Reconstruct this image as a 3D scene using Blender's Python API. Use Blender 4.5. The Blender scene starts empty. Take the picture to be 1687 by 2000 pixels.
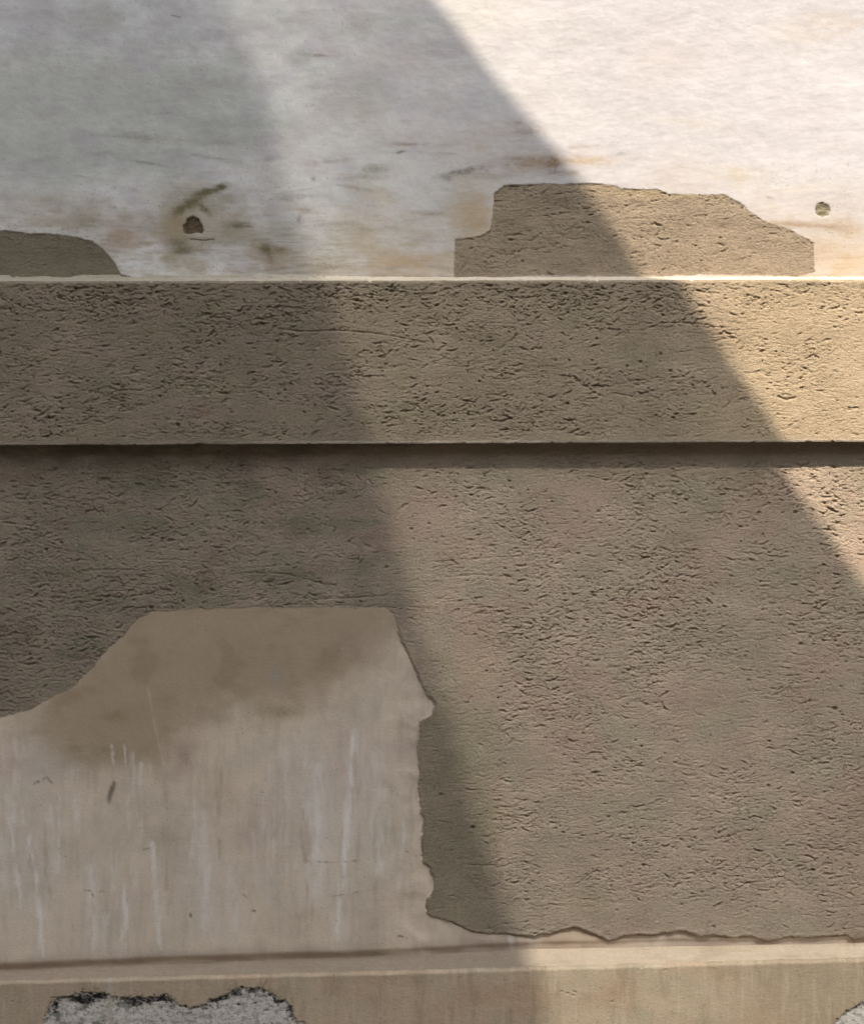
import bpy, math, random
import numpy as np

random.seed(7)
RNG = np.random.default_rng(11)
scn = bpy.context.scene
R = math.radians

# ------------------------------------------------------------------ camera, sky, sun, exposure
CAM_D = 2.6            # metres from the lower wall face
CAM_Z = 1.6
cam_d = bpy.data.cameras.new('camera')
cam = bpy.data.objects.new('camera', cam_d)
scn.collection.objects.link(cam)
cam.location = (0, -CAM_D, CAM_Z)
cam.rotation_euler = (R(90), 0, 0)
cam_d.sensor_fit = 'VERTICAL'
cam_d.sensor_height = 36.0
cam_d.lens = 36.0 * CAM_D / 2.0          # 2.0 m of wall from top to bottom of the frame
cam_d.clip_start = 0.05
cam_d.clip_end = 500
scn.camera = cam

SUN_RISE = 50.0 / 35.0                    # metres up per metre out from the wall
world = bpy.data.worlds.new('World')
scn.world = world
world.use_nodes = True
wn = world.node_tree.nodes; wl = world.node_tree.links
for n in list(wn): wn.remove(n)
sky = wn.new('ShaderNodeTexSky'); sky.sky_type = 'NISHITA'; sky.sun_disc = False
sky.sun_elevation = math.atan(SUN_RISE); sky.sun_rotation = R(180)
sky.air_density = 1.0; sky.dust_density = 3.0; sky.ozone_density = 0.6
hs = wn.new('ShaderNodeHueSaturation'); hs.inputs['Saturation'].default_value = 0.42
bg = wn.new('ShaderNodeBackground'); bg.inputs['Strength'].default_value = 0.15
wo = wn.new('ShaderNodeOutputWorld')
wl.new(sky.outputs[0], hs.inputs['Color']); wl.new(hs.outputs[0], bg.inputs['Color']); wl.new(bg.outputs[0], wo.inputs[0])

sl = bpy.data.lights.new('sun', 'SUN'); sl.energy = 4.7; sl.angle = R(0.4); sl.color = (1.0, 0.86, 0.70)
so = bpy.data.objects.new('sun', sl); scn.collection.objects.link(so)
so.rotation_euler = (math.atan(1 / SUN_RISE), 0, 0); so.location = (0, -10, 14)

scn.view_settings.view_transform = 'Standard'
scn.view_settings.look = 'None'
scn.view_settings.exposure = 0.43
scn.view_settings.gamma = 1.0
scn.view_settings.use_curve_mapping = False

# ------------------------------------------------------------------ helpers
def A(r, g, b):
    """linear albedo from an 8-bit colour"""
    f = lambda c: (c / 255 / 12.92) if c / 255 <= 0.04045 else ((c / 255 + 0.055) / 1.055) ** 2.4
    return np.array([f(r), f(g), f(b)], dtype=np.float32)

def sstep(a, b, x):
    t = np.clip((x - a) / (b - a), 0, 1)
    return t * t * (3 - 2 * t)

_perm = RNG.permutation(4096).astype(np.int32)
_ang = (RNG.random(4096) * 2 * np.pi).astype(np.float32)
_gx, _gy = np.cos(_ang), np.sin(_ang)
def perlin(x, y, seed=0):
    xi = np.floor(x).astype(np.int32); yi = np.floor(y).astype(np.int32)
    fx = (x - xi).astype(np.float32); fy = (y - yi).astype(np.float32)
    ux = fx * fx * fx * (fx * (fx * 6 - 15) + 10); uy = fy * fy * fy * (fy * (fy * 6 - 15) + 10)
    def g(ix, iy, dx, dy):
        h = _perm[(_perm[(ix + seed * 131) & 4095] + iy + seed * 57) & 4095]
        return _gx[h] * dx + _gy[h] * dy
    a = g(xi, yi, fx, fy); b = g(xi + 1, yi, fx - 1, fy)
    c = g(xi, yi + 1, fx, fy - 1); d = g(xi + 1, yi + 1, fx - 1, fy - 1)
    top = a + (b - a) * ux
    return (top + (c + (d - c) * ux - top) * uy) * 1.5

def fbm(U, V, sx, sy, octs=3, seed=0, gain=0.5):
    o = np.zeros(np.broadcast(U, V).shape, dtype=np.float32); a = 1.0; t = 0.0
    x = U / sx; y = V / sy
    for k in range(octs):
        o += a * perlin(x, y, seed + k * 7); t += a
        a *= gain; x = x * 2.03 + 17.3; y = y * 2.03 + 5.1
    return o / t

def grow(a, b, fine, big, ratio=1.05):
    """positions from a to b, spacing growing from fine to big"""
    out = []; p = a; s = fine; sg = 1 if b > a else -1
    while (b - p) * sg > 1e-6:
        s = min(s * ratio, big); p += sg * s; out.append(p)
    out[-1] = b
    return out

# u, v: millimetres along the wall. u = 843.5 is the middle, v runs downwards, v = 1000 is camera height
FX, FZ = 2.15, 1.55
def cols():
    c = np.arange(-60, 1750, FX)
    l = grow(c[0], -2600, FX, 60)[::-1]; r = grow(c[-1], 4300, FX, 60)
    return np.array(l + list(c) + r, dtype=np.float32)
U1 = cols()

class Section:
    """one strip of the wall; p = how far its base plane stands out towards the street, in mm"""
    def __init__(s, v, p):
        s.u = U1; s.v = np.array(v, dtype=np.float32)
        s.U, s.V = np.meshgrid(s.u, s.v)
        s.k = (CAM_D - p / 1000) / CAM_D
        s.p = p
        s.h = np.zeros_like(s.U); s.c = np.zeros(s.U.shape + (3,), dtype=np.float32)
        s.dv = np.zeros_like(s.U)
    def win(s, u0, u1, v0, v1):
        a, b = np.searchsorted(s.u, [u0, u1]); c, d = np.searchsorted(s.v, [v0, v1])
        return slice(c, d), slice(a, b)
    def blob(s, cx, cy, rx, ry, col, st, nz=0.6, ns=18, seed=3, hard=0.5, speck=0.0, rot=0.0):
        m = 2.3 * max(rx, ry) + 5
        w = s.win(cx - m, cx + m, cy - m, cy + m); U, V = s.U[w], s.V[w]
        if U.size == 0: return
        dx, dy = U - cx, V - cy
        if rot: dx, dy = dx * math.cos(rot) + dy * math.sin(rot), -dx * math.sin(rot) + dy * math.cos(rot)
        d = np.sqrt((dx / rx) ** 2 + (dy / ry) ** 2)
        d = d + nz * (0.6 * fbm(U, V, ns, ns * 0.8, 3, seed, 0.65) + 0.6 * fbm(U, V, ns * 1.8 + 8, ns * 0.35 + 2, 3, seed + 30, 0.6))
        t = sstep(1.0, 1.0 - hard, d) * st * np.clip(0.78 + 0.9 * fbm(U, V, 6, 3.6, 3, seed + 50, 0.7), 0.15, 1.25)
        if hard >= 0.6: t = np.maximum(t, 0) * 0.85 + 0.30 * st * sstep(1.9, 0.5, d)
        t = np.clip(t, 0, 1)
        if speck: t = t * sstep(0.0, 0.35, fbm(U, V, 7, 4, 2, seed + 9) + 0.25 - speck * 0.25)
        s.c[w] += (np.array(col, dtype=np.float32) - s.c[w]) * t[..., None]
    def pdist(s, w, pts):
        U, V = s.U[w], s.V[w]; best = np.full(U.shape, 1e9, dtype=np.float32)
        for (x0, y0), (x1, y1) in zip(pts[:-1], pts[1:]):
            ex, ey = x1 - x0, y1 - y0; L = ex * ex + ey * ey + 1e-9
            t = np.clip(((U - x0) * ex + (V - y0) * ey) / L, 0, 1)
            best = np.minimum(best, (U - x0 - t * ex) ** 2 + (V - y0 - t * ey) ** 2)
        return np.sqrt(best)
    def line(s, pts, wd, col, st, wob=2.0, seed=1, brk=0.0, soft=1.0):
        xs = [p[0] for p in pts]; ys = [p[1] for p in pts]; m = wd * 3 + 6
        w = s.win(min(xs) - m, max(xs) + m, min(ys) - m, max(ys) + m)
        if s.U[w].size == 0: return
        d = s.pdist(w, pts) + wob * fbm(s.U[w], s.V[w], 16, 16, 2, seed)
        t = sstep(wd * (1 + soft), wd * (1 - min(soft, 1)) * 0.5, d) * st
        if brk: t = t * sstep(-0.1, 0.35, fbm(s.U[w], s.V[w], 14, 60, 2, seed + 5) + 0.4 - brk)
        s.c[w] += (np.array(col, dtype=np.float32) - s.c[w]) * t[..., None]
    def groove(s, pts, wd, dep, wob=2.0, seed=1, brk=0.3):
        xs = [p[0] for p in pts]; ys = [p[1] for p in pts]; m = wd * 3 + 6
        w = s.win(min(xs) - m, max(xs) + m, min(ys) - m, max(ys) + m)
        if s.U[w].size == 0: return
        d = s.pdist(w, pts) + wob * fbm(s.U[w], s.V[w], 14, 14, 2, seed)
        t = sstep(wd, 0.2 * wd, np.abs(d)) * sstep(-0.2, 0.2, fbm(s.U[w], s.V[w], 30, 30, 2, seed + 3) + 0.35 - brk)
        s.h[w] -= t * dep
    def sdf(s, pts, nz=2.0, ns=9, seed=5, big=0.0):
        """signed distance, negative inside the outline"""
        nz = nz * 1.5; big = big + 2.2
        U = s.U + nz * fbm(s.U, s.V, ns, ns, 3, seed) + 1.1 * fbm(s.U, s.V, 4.5, 4.5, 2, seed + 21) + (big * fbm(s.U, s.V, 45, 45, 2, seed + 4) if big else 0)
        V = s.V + nz * fbm(s.U, s.V, ns, ns, 3, seed + 11) + 1.1 * fbm(s.U, s.V, 4.5, 4.5, 2, seed + 23) + (big * fbm(s.U, s.V, 45, 45, 2, seed + 6) if big else 0)
        ins = np.zeros(U.shape, dtype=bool); best = np.full(U.shape, 1e9, dtype=np.float32)
        P = list(pts)
        for (x0, y0), (x1, y1) in zip(P, P[1:] + P[:1]):
            ex, ey = x1 - x0, y1 - y0; L = ex * ex + ey * ey + 1e-9
            t = np.clip(((U - x0) * ex + (V - y0) * ey) / L, 0, 1)
            best = np.minimum(best, (U - x0 - t * ex) ** 2 + (V - y0 - t * ey) ** 2)
            if y0 != y1:
                ins ^= ((y0 > V) != (y1 > V)) & (U < (x1 - x0) * (V - y0) / (y1 - y0) + x0)
        d = np.sqrt(best)
        return np.where(ins, -d, d)
    def crevice(s, H, cx, cy, L, wd, dep, th, cv):
        m = L + 4
        w = s.win(cx - m, cx + m, cy - wd * 2 - L * 0.5, cy + wd * 2 + L * 0.5)
        U, V = s.U[w], s.V[w]
        if U.size == 0: return
        dx, dy = U - cx, V - cy; c, n = math.cos(th), math.sin(th)
        a = dx * c + dy * n; b = -dx * n + dy * c - cv * a * a / L
        e = np.clip(1 - (a / L) ** 2, 0, 1)
        ww = wd * (0.35 + 0.65 * e) + 1e-3
        b = b + 0.9 * s.jit[w]
        prof = sstep(-1.2, 0.8, b) * np.clip(1 - b / ww, 0, 1) * (1 + 0.7 * s.jit2[w])
        lip = np.exp(-((b + 2.2) / 1.6) ** 2) * 0.22
        H[w] = np.minimum(H[w], -dep * e * prof) if False else H[w] - dep * e * (prof - lip)
    def pit(s, H, cx, cy, r, dep):
        w = s.win(cx - 2 * r - 3, cx + 2 * r + 3, cy - 2 * r - 3, cy + 2 * r + 3)
        U, V = s.U[w], s.V[w]
        if U.size == 0: return
        d = np.sqrt(((U - cx) / 1.1) ** 2 + (V - cy) ** 2)
        H[w] -= dep * sstep(r * 1.25, r * 0.45, d)
    def render_relief(s, dens, seed, v0, v1, n, npit, tilt=-0.12):
        """rough, torn, horizontally dragged cement render"""
        U, V = s.U, s.V
        wv = 6 * fbm(U, V, 60, 40, 2, seed + 1)
        H = 0.42 * fbm(U, V + wv, 20, 6.5, 3, seed + 2, 0.65) * (0.35 + 0.9 * dens)
        H += 0.9 * fbm(U, V, 95, 60, 2, seed + 3)
        H += 0.34 * fbm(U, V, 7.5, 3.4, 2, seed + 4) * (0.5 + 0.6 * dens)
        # torn ledges: steps running mostly sideways
        q = fbm(U + 2 * wv, V + 0.06 * U + wv, 21, 7.5, 3, seed + 21, 0.7)
        H -= 1.5 * sstep(0.20, 0.29, q) * sstep(0.62, 0.32, q) * dens
        q = fbm(U + 2 * wv, V + 0.06 * U + wv, 9, 4.8, 2, seed + 24, 0.7)
        H -= 1.6 * sstep(0.34, 0.46, q) * dens
        K = np.zeros_like(H); s.jit = 1.6 * fbm(U, V, 7, 7, 2, seed + 40); s.jit2 = fbm(U, V, 5, 5, 2, seed + 41)
        r = np.random.default_rng(seed)
        ui = r.uniform(-120, 1810, n); vi = r.uniform(v0, v1, n)
        ci = np.clip(np.searchsorted(s.u, ui), 0, len(s.u) - 1); ri = np.clip(np.searchsorted(s.v, vi), 0, len(s.v) - 1)
        D = dens[ri, ci]; keep = r.random(n) < np.clip(D, 0, 1.2) ** 1.9
        for x, y, dd in zip(ui[keep], vi[keep], D[keep]):
            z = r.random()
            L = 2.0 + 3.4 * r.random() ** 1.5 + (11 * r.random() if z > 0.84 else 0)
            s.crevice(K, x, y, L, 2.4 + 2.8 * r.random() + 0.1 * L, (0.6 + 3.2 * r.random() ** 2.4 + (1.6 if z > 0.9 else 0)) * (0.55 + 0.5 * dd), r.normal(tilt, 0.36), r.normal(0, 0.22))
        for x, y in zip(r.uniform(-100, 1800, npit), r.uniform(v0, v1, npit)):
            rr = 0.9 + 1.9 * r.random() ** 4
            s.pit(K, x, y, rr, 2.0 + rr)
        ns_ = n // 28
        for x, y in zip(r.uniform(-100, 1800, ns_), r.uniform(v0, v1, ns_)):
            s.crevice(K, x, y, 8 + 26 * r.random() ** 2, 2.2 + 1.2 * r.random(), 0.6 + 0.9 * r.random(), r.normal(tilt * 0.5, 0.16), r.normal(0, 0.1))
        K = np.maximum(K, -5.5)
        return H + K
    def verts(s, base_p=None, vv=None):
        p = (s.p if base_p is None else base_p) + s.h
        k = (CAM_D - (s.p if base_p is None else base_p) / 1000) / CAM_D
        x = (s.U - 843.5) / 1000 * s.k
        z = CAM_Z + (1000 - (s.V + s.dv)) / 1000 * s.k
        return np.stack([x, -p / 1000, z], axis=-1)

def mesh_from_grid(name, P, C, fmask, mat, parent):
    """P rows x cols x 3; fmask picks quads"""
    nr, nc = P.shape[:2]
    idx = np.arange(nr * nc, dtype=np.int64).reshape(nr, nc)
    q = np.stack([idx[:-1, :-1], idx[1:, :-1], idx[1:, 1:], idx[:-1, 1:]], axis=-1)[fmask]
    if len(q) == 0: return None
    used = np.unique(q); remap = np.full(nr * nc, -1, dtype=np.int32); remap[used] = np.arange(len(used))
    f = remap[q].astype(np.int32)
    me = bpy.data.meshes.new(name)
    me.vertices.add(len(used)); me.vertices.foreach_set('co', P.reshape(-1, 3)[used].astype(np.float32).ravel())
    me.loops.add(f.size); me.loops.foreach_set('vertex_index', f.ravel())
    me.polygons.add(len(f)); me.polygons.foreach_set('loop_start', np.arange(0, f.size, 4, dtype=np.int32))
    try: me.polygons.foreach_set('loop_total', np.full(len(f), 4, dtype=np.int32))
    except Exception: pass
    me.polygons.foreach_set('use_smooth', np.ones(len(f), dtype=bool))
    at = me.attributes.new('Col', 'FLOAT_COLOR', 'POINT')
    col = np.ones((len(used), 4), dtype=np.float32); col[:, :3] = C.reshape(-1, 3)[used]
    at.data.foreach_set('color', col.ravel())
    me.materials.append(mat); me.update(); me.validate()
    o = bpy.data.objects.new(name, me); scn.collection.objects.link(o); o.parent = parent
    return o

def fm(mask):
    """vertex mask to quad mask"""
    return (mask[:-1, :-1].astype(np.int8) + mask[1:, :-1] + mask[:-1, 1:] + mask[1:, 1:]) >= 2

# ------------------------------------------------------------------ materials
def surface_mat(name, grain, grain_scale, tint, rough=0.9, blot=0.06, streak=0.0, drag=0.0, fleck=0.0):
    m = bpy.data.materials.new(name); m.use_nodes = True
    nt = m.node_tree; N = nt.nodes; Lk = nt.links
    bs = N['Principled BSDF']; bs.inputs['Roughness'].default_value = rough
    bs.inputs['Specular IOR Level'].default_value = 0.25
    at = N.new('ShaderNodeAttribute'); at.attribute_name = 'Col'
    tc = N.new('ShaderNodeTexCoord')
    def noise(sc, det, ro=0.6, vec=None, st=(1, 1, 1)):
        mp = N.new('ShaderNodeMapping'); mp.inputs['Scale'].default_value = st
        Lk.new(tc.outputs['Object'], mp.inputs['Vector'])
        n = N.new('ShaderNodeTexNoise'); n.inputs['Scale'].default_value = sc
        n.inputs['Detail'].default_value = det; n.inputs['Roughness'].default_value = ro
        Lk.new(mp.outputs[0], n.inputs['Vector']); return n
    def ramp(src, a, b, c0, c1):
        r = N.new('ShaderNodeMapRange'); r.inputs['From Min'].default_value = a; r.inputs['From Max'].default_value = b
        r.inputs['To Min'].default_value = c0; r.inputs['To Max'].default_value = c1
        Lk.new(src, r.inputs['Value']); return r.outputs[0]
    def mult(col, fac):
        mx = N.new('ShaderNodeVectorMath'); mx.operation = 'SCALE'
        Lk.new(col, mx.inputs[0]); Lk.new(fac, mx.inputs['Scale']); return mx.outputs[0]
    n1 = noise(420, 4, 0.75); n2 = noise(22, 6, 0.65, st=(0.6, 1, 1.3))
    c = mult(at.outputs['Color'], ramp(n1.outputs[0], 0.3, 0.7, 1 - tint, 1 + tint))
    c = mult(c, ramp(n2.outputs[0], 0.25, 0.75, 1 - blot, 1 + blot))
    if streak:
        n3 = noise(60, 4, 0.6, st=(1.6, 1, 0.06)); c = mult(c, ramp(n3.outputs[0], 0.3, 0.7, 1 - streak, 1 + streak))
    if fleck:
        n4 = noise(165, 3, 0.7, st=(0.75, 1, 1.5)); c = mult(c, ramp(n4.outputs[0], 0.35, 0.65, 1 - fleck, 1 + fleck))
    Lk.new(c, bs.inputs['Base Color'])
    b1 = noise(grain_scale, 5, 0.7, st=(0.8, 1, 1.25))
    bp = N.new('ShaderNodeBump'); bp.inputs['Strength'].default_value = 1.0; bp.inputs['Distance'].default_value = grain
    Lk.new(b1.outputs[0], bp.inputs['Height']); Lk.new(bp.outputs[0], bs.inputs['Normal'])
    if drag:
        b2 = noise(240, 5, 0.72, st=(0.55, 1, 1.1)); b2.inputs['Distortion'].default_value = 1.2
        bq = N.new('ShaderNodeBump'); bq.inputs['Strength'].default_value = 1.0; bq.inputs['Distance'].default_value = drag
        b3 = noise(9, 4, 0.6)
        ml = N.new('ShaderNodeMath'); ml.operation = 'MULTIPLY'
        Lk.new(ramp(b2.outputs[0], 0.38, 0.60, 0.0, 1.0), ml.inputs[0]); Lk.new(ramp(b3.outputs[0], 0.35, 0.65, 0.55, 1.05), ml.inputs[1])
        Lk.new(ml.outputs[0], bq.inputs['Height']); Lk.new(bq.outputs[0], bp.inputs['Normal'])
    return m

M_lime = surface_mat('lime_plaster', 0.0005, 90, 0.03, 0.88, 0.05, fleck=0.02)
M_cement = surface_mat('rough_cement', 0.0022, 330, 0.14, 0.95, 0.10, drag=0.0012, fleck=0.09)
M_skim = surface_mat('smooth_skim', 0.0007, 200, 0.05, 0.85, 0.06, 0.012, fleck=0.03)
M_plinth = surface_mat('painted_plinth', 0.0012, 240, 0.07, 0.88, 0.07, 0.035, fleck=0.05)
M_flake = surface_mat('flaked_base_coat', 0.002, 350, 0.12, 0.92, 0.12)

def flat_mat(name, col, rough=0.9, bump=0.002, scale=40):
    m = bpy.data.materials.new(name); m.use_nodes = True
    nt = m.node_tree; bs = nt.nodes['Principled BSDF']; bs.inputs['Roughness'].default_value = rough
    n = nt.nodes.new('ShaderNodeTexNoise'); n.inputs['Scale'].default_value = scale; n.inputs['Detail'].default_value = 6
    tc = nt.nodes.new('ShaderNodeTexCoord'); nt.links.new(tc.outputs['Object'], n.inputs['Vector'])
    r = nt.nodes.new('ShaderNodeValToRGB')
    r.color_ramp.elements[0].position = 0.3; r.color_ramp.elements[1].position = 0.7
    r.color_ramp.elements[0].color = tuple(x * 0.85 for x in col) + (1,)
    r.color_ramp.elements[1].color = tuple(min(1, x * 1.12) for x in col) + (1,)
    nt.links.new(n.outputs[0], r.inputs[0]); nt.links.new(r.outputs[0], bs.inputs['Base Color'])
    b = nt.nodes.new('ShaderNodeBump'); b.inputs['Distance'].default_value = bump
    nt.links.new(n.outputs[0], b.inputs['Height']); nt.links.new(b.outputs[0], bs.inputs['Normal'])
    return m

# ------------------------------------------------------------------ the wall
wall = bpy.data.objects.new('plastered_wall', None); scn.collection.objects.link(wall)
wall.location = (0, 0, 0)
wall['label'] = 'weathered plaster wall with white upper part, projecting cement band, patched lower render and plinth'
wall['category'] = 'wall'

P_UP, P_BAND, P_LOW, P_PL = -28.0, 35.0, 0.0, 26.0
u = U1
w1 = lambda a, s, sd: a * fbm(U1, np.zeros_like(U1), s, 1, 3, sd)
V_BACK = 541.0 + 0 * u
V_ARR = 549.0 - 3.5 * (u / 1687) + w1(1.2, 70, 31)            # top arris of the band
V_BOT = 869.0 - 6.5 * (u / 1687) + w1(1.3, 110, 37) + w1(0.7, 14, 38)  # bottom arris
V_JUN = np.interp(u, [-2600, 0, 280, 843, 1033, 1687, 4300], [1960, 1897, 1885, 1867, 1857, 1845, 1790]) + w1(1.5, 90, 41)
V_PAR = np.interp(u, [-2600, 0, 843, 1687, 4300], [1976, 1916, 1895, 1871, 1812]) + w1(2.2, 60, 43)

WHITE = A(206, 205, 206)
CEM = A(172, 157, 137)

# ---- upper wall
vA = np.array(grow(-20, -2400, FZ, 60)[::-1] + list(np.arange(-20, 541.2, FZ)), dtype=np.float32)
S = Section(vA, P_UP)
U, V = S.U, S.V
back = (w1(1.6, 50, 33) + w1(0.8, 12, 34))[None, :]
S.dv = back * sstep(500, 541, V)
S.h = 0.16 * fbm(U, V, 18, 16, 3, 61) + 3.6 * fbm(U, V, 330, 260, 2, 60) + 1.5 * fbm(U, V, 110, 70, 4, 62, 0.45) + 0.22 * fbm(U, V, 30, 12, 3, 64)
rg = np.exp(-(((U - 1330) / 360) ** 2 + ((V - 110) / 190) ** 2))
S.h += rg * (0.55 * fbm(U + V * 0.6, V - 0.35 * U, 46, 22, 4, 66, 0.6)) * (0.3 + sstep(-0.3, 0.4, fbm(U, V, 120, 90, 2, 67)))
S.h += 0.25 * np.maximum(fbm(U - 0.5 * V, V + 0.2 * U, 60, 9, 2, 68), 0) * sstep(700, 900, U)
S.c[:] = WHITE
S.c += (A(240, 240, 238) - S.c) * sstep(900, 420, U)[..., None]  # paler white lifts the shaded left side in the colour itself
def tint(col, mask, st):
    S.c[:] += (np.array(col, dtype=np.float32) - S.c) * (np.clip(mask, 0, 1) * st)[..., None]
tint(A(204, 194, 192), sstep(-0.1, 0.5, fbm(U, V, 130, 80, 3, 70)), 0.5)
tint(A(196, 200, 190), sstep(-0.05, 0.5, fbm(U, V, 110, 70, 3, 72)), 0.55)
tint(A(224, 221, 216), sstep(0.0, 0.5, fbm(U, V, 150, 90, 3, 74)), 0.6)
tint(A(196, 195, 199), sstep(750, 1200, U), 0.9)  # duller white where the sun falls, holding its brightness down in the colour
tint(A(186, 172, 150), sstep(300, 540, V) * sstep(900, 1250, U), 0.5)
# soft grey-green patch on the left
g = sstep(1.12, 0.55, np.sqrt(((U - 190) / 400) ** 2 + ((V - 225) / 165) ** 2) + 0.22 * fbm(U, V, 90, 60, 3, 76))
tint(A(202, 206, 199), g, 0.75)
mot = sstep(0.02, 0.4, fbm(U, V, 26, 18, 3, 78)) * sstep(520, 380, U) * sstep(190, 130, V) * sstep(30, 80, V)
tint(A(205, 204, 198), mot, 0.5)
tint(A(190, 194, 200), sstep(480, 330, U) * sstep(130, 60, V), 0.35)
for sc_, am_, sd_ in ((24, 0.05, 107), (11, 0.035, 108), (60, 0.05, 109)):
    S.c *= (1 + am_ * 1.6 * fbm(U, V, sc_, sc_ * 0.75, 3, sd_, 0.6))[..., None]
tint(A(196, 190, 200), sstep(0.0, 0.4, fbm(U, V, 80, 60, 3, 111)) * sstep(1100, 900, U), 0.35)
tint(A(180, 160, 126), sstep(-0.1, 0.35, fbm(U, V, 110, 60, 4, 115)) * sstep(370, 500, V), 0.45)
tint(A(170, 160, 132), sstep(0.0, 0.35, fbm(U, V, 60, 40, 4, 117)) * sstep(340, 430, V) * sstep(620, 480, U), 0.35)
# dirt washed towards the ledge
low = sstep(330, 520, V)
tint(A(176, 158, 128), low * sstep(0.0, 0.5, fbm(U, V, 70, 16, 4, 80)), 0.42)
tint(A(168, 158, 128), low * sstep(0.12, 0.4, fbm(U, V, 34, 5, 3, 82)), 0.38)
spk = sstep(0.36, 0.6, fbm(U, V, 7, 4, 2, 84)) * sstep(0.0, 0.35, fbm(U, V, 120, 60, 2, 86)) * sstep(180, 420, V)
tint(A(110, 98, 78), spk, 0.6)
spk = sstep(0.42, 0.6, fbm(U, V, 6, 4.5, 2, 88)) * sstep(850, 700, U)
tint(A(120, 112, 96), spk, 0.35)
OL = A(112, 106, 78); BR = A(128, 104, 76); GY = A(128, 126, 122); PB = A(178, 150, 116)
for b in [(372, 398, 30, 11, OL, .8, -.5), (402, 376, 30, 8, A(118, 104, 80), .85, -.25), (432, 365, 13, 7, OL, .9, -.2),
          (352, 412, 18, 10, OL, .6, -.7), (402, 408, 17, 6, OL, .75, .7), (345, 445, 26, 34, PB, .45, 0), (352, 470, 26, 22, OL, .42, 0),
          (352, 490, 20, 5, OL, .7, -.2), (470, 438, 26, 12, OL, .45, 0), (430, 470, 60, 12, OL, .22, 0), (520, 488, 14, 14, OL, .75, .3),
          (545, 487, 16, 7, BR, .6, 0), (528, 505, 8, 14, OL, .5, -.3), (245, 462, 32, 26, PB, .5, 0), (165, 430, 30, 16, OL, .3, 0),
          (782, 297, 13, 3.5, OL, .7, -.1), (612, 349, 6, 6, GY, .6, 0), (584, 430, 9, 11, GY, .5, 0), (905, 335, 48, 9, GY, .75, -.25),
          (872, 348, 14, 7, GY, .5, .5), (600, 533, 40, 8, OL, .3, 0), (1035, 318, 52, 14, BR, .5, 0), (1080, 320, 22, 20, A(110, 84, 58), .7, 0),
          (1150, 314, 60, 10, A(182, 156, 116), .5, 0), (1025, 257, 34, 9, BR, .5, 0), (1010, 240, 16, 6, BR, .4, 0), (930, 420, 42, 56, A(182, 162, 132), .62, 0),
          (790, 512, 60, 24, A(190, 160, 122), .45, 0), (1440, 342, 50, 22, A(178, 166, 132), .4, 0), (1560, 438, 120, 7, A(168, 146, 122), .5, .05),
          (1650, 445, 50, 20, A(165, 145, 122), .4, 0), (1580, 440, 60, 5, A(150, 126, 100), .45, .08), (1625, 500, 70, 45, A(178, 158, 134), .5, 0), (735, 330, 40, 14, OL, .35, 0),
          (740, 385, 40, 25, A(200, 182, 150), .4, 0), (623, 108, 26, 3.5, A(140, 118, 104), .5, .1), (700, 40, 40, 30, A(186, 172, 166), .3, 0),
          (430, 310, 60, 5, OL, .3, .15), (285, 318, 50, 4, GY, .4, .15), (680, 300, 90, 20, WHITE, .5, 0), (490, 60, 30, 60, A(214, 214, 216), .5, 0),
          (1350, 240, 80, 10, A(196, 190, 182), .35, .1), (1560, 370, 90, 7, A(205, 198, 188), .5, -.1), (1210, 300, 14, 5, GY, .4, 0),
          (1500, 385, 12, 3, OL, .4, .2), (890, 300, 60, 30, A(180, 172, 160), .3, 0), (960, 345, 60, 10, A(150, 140, 124), .4, 0)]:
    S.blob(b[0], b[1], b[2], b[3], b[4], min(1, b[5] * 1.1), 0.9, max(7, min(b[2], b[3]) * 1.3), int(b[0]) % 97, 0.8, 0.0, b[6])
for b in [(350, 440, 60, 70, A(176, 160, 128), .55), (430, 430, 110, 50, A(180, 168, 140), .45), (390, 395, 70, 36, A(150, 142, 112), .45), (540, 495, 50, 36, A(150, 134, 108), .45), (250, 465, 50, 34, A(176, 150, 124), .45), (165, 430, 70, 34, A(172, 160, 132), .4),
          (720, 470, 130, 60, A(196, 178, 148), .4), (910, 420, 60, 80, A(176, 158, 130), .5), (1040, 318, 90, 30, A(158, 138, 112), .45), (60, 410, 90, 40, A(180, 164, 140), .4), (640, 520, 180, 26, A(184, 164, 134), .45)]:
    S.blob(b[0], b[1], b[2], b[3], b[4], b[5], 0.9, 40, int(b[0]) % 53, 0.95)
rs = np.random.default_rng(5)
for _ in range(150):
    bx, by = rs.uniform(-60, 1740), 545 - 330 * rs.random() ** 1.6
    cc = [OL, BR, GY, PB, A(150, 132, 112)][rs.integers(0, 5)]
    lo_ = 0.35 if bx > 1150 else 1.0
    S.blob(bx, by, rs.uniform(8, 60), rs.uniform(2, 9), cc, rs.uniform(.10, .42) * lo_, 1.0, 14, int(rs.integers(0, 90)), 0.9, 0, rs.normal(0, .08))
for _ in range(46):
    S.blob(rs.uniform(-60, 1740), rs.uniform(0, 400), rs.uniform(20, 90), rs.uniform(8, 50), [A(186, 178, 176), A(176, 182, 172), A(196, 192, 196), A(188, 176, 160)][rs.integers(0, 4)], rs.uniform(.15, .4), 1.0, 30, int(rs.integers(0, 90)), 0.95)
stq = fbm(U, V, 160, 3.2, 3, 105); tint(A(150, 136, 112), sstep(0.05, 0.4, stq) * sstep(380, 520, V) * sstep(-0.2, 0.3, fbm(U, V, 120, 70, 2, 106)), 0.3)
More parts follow.
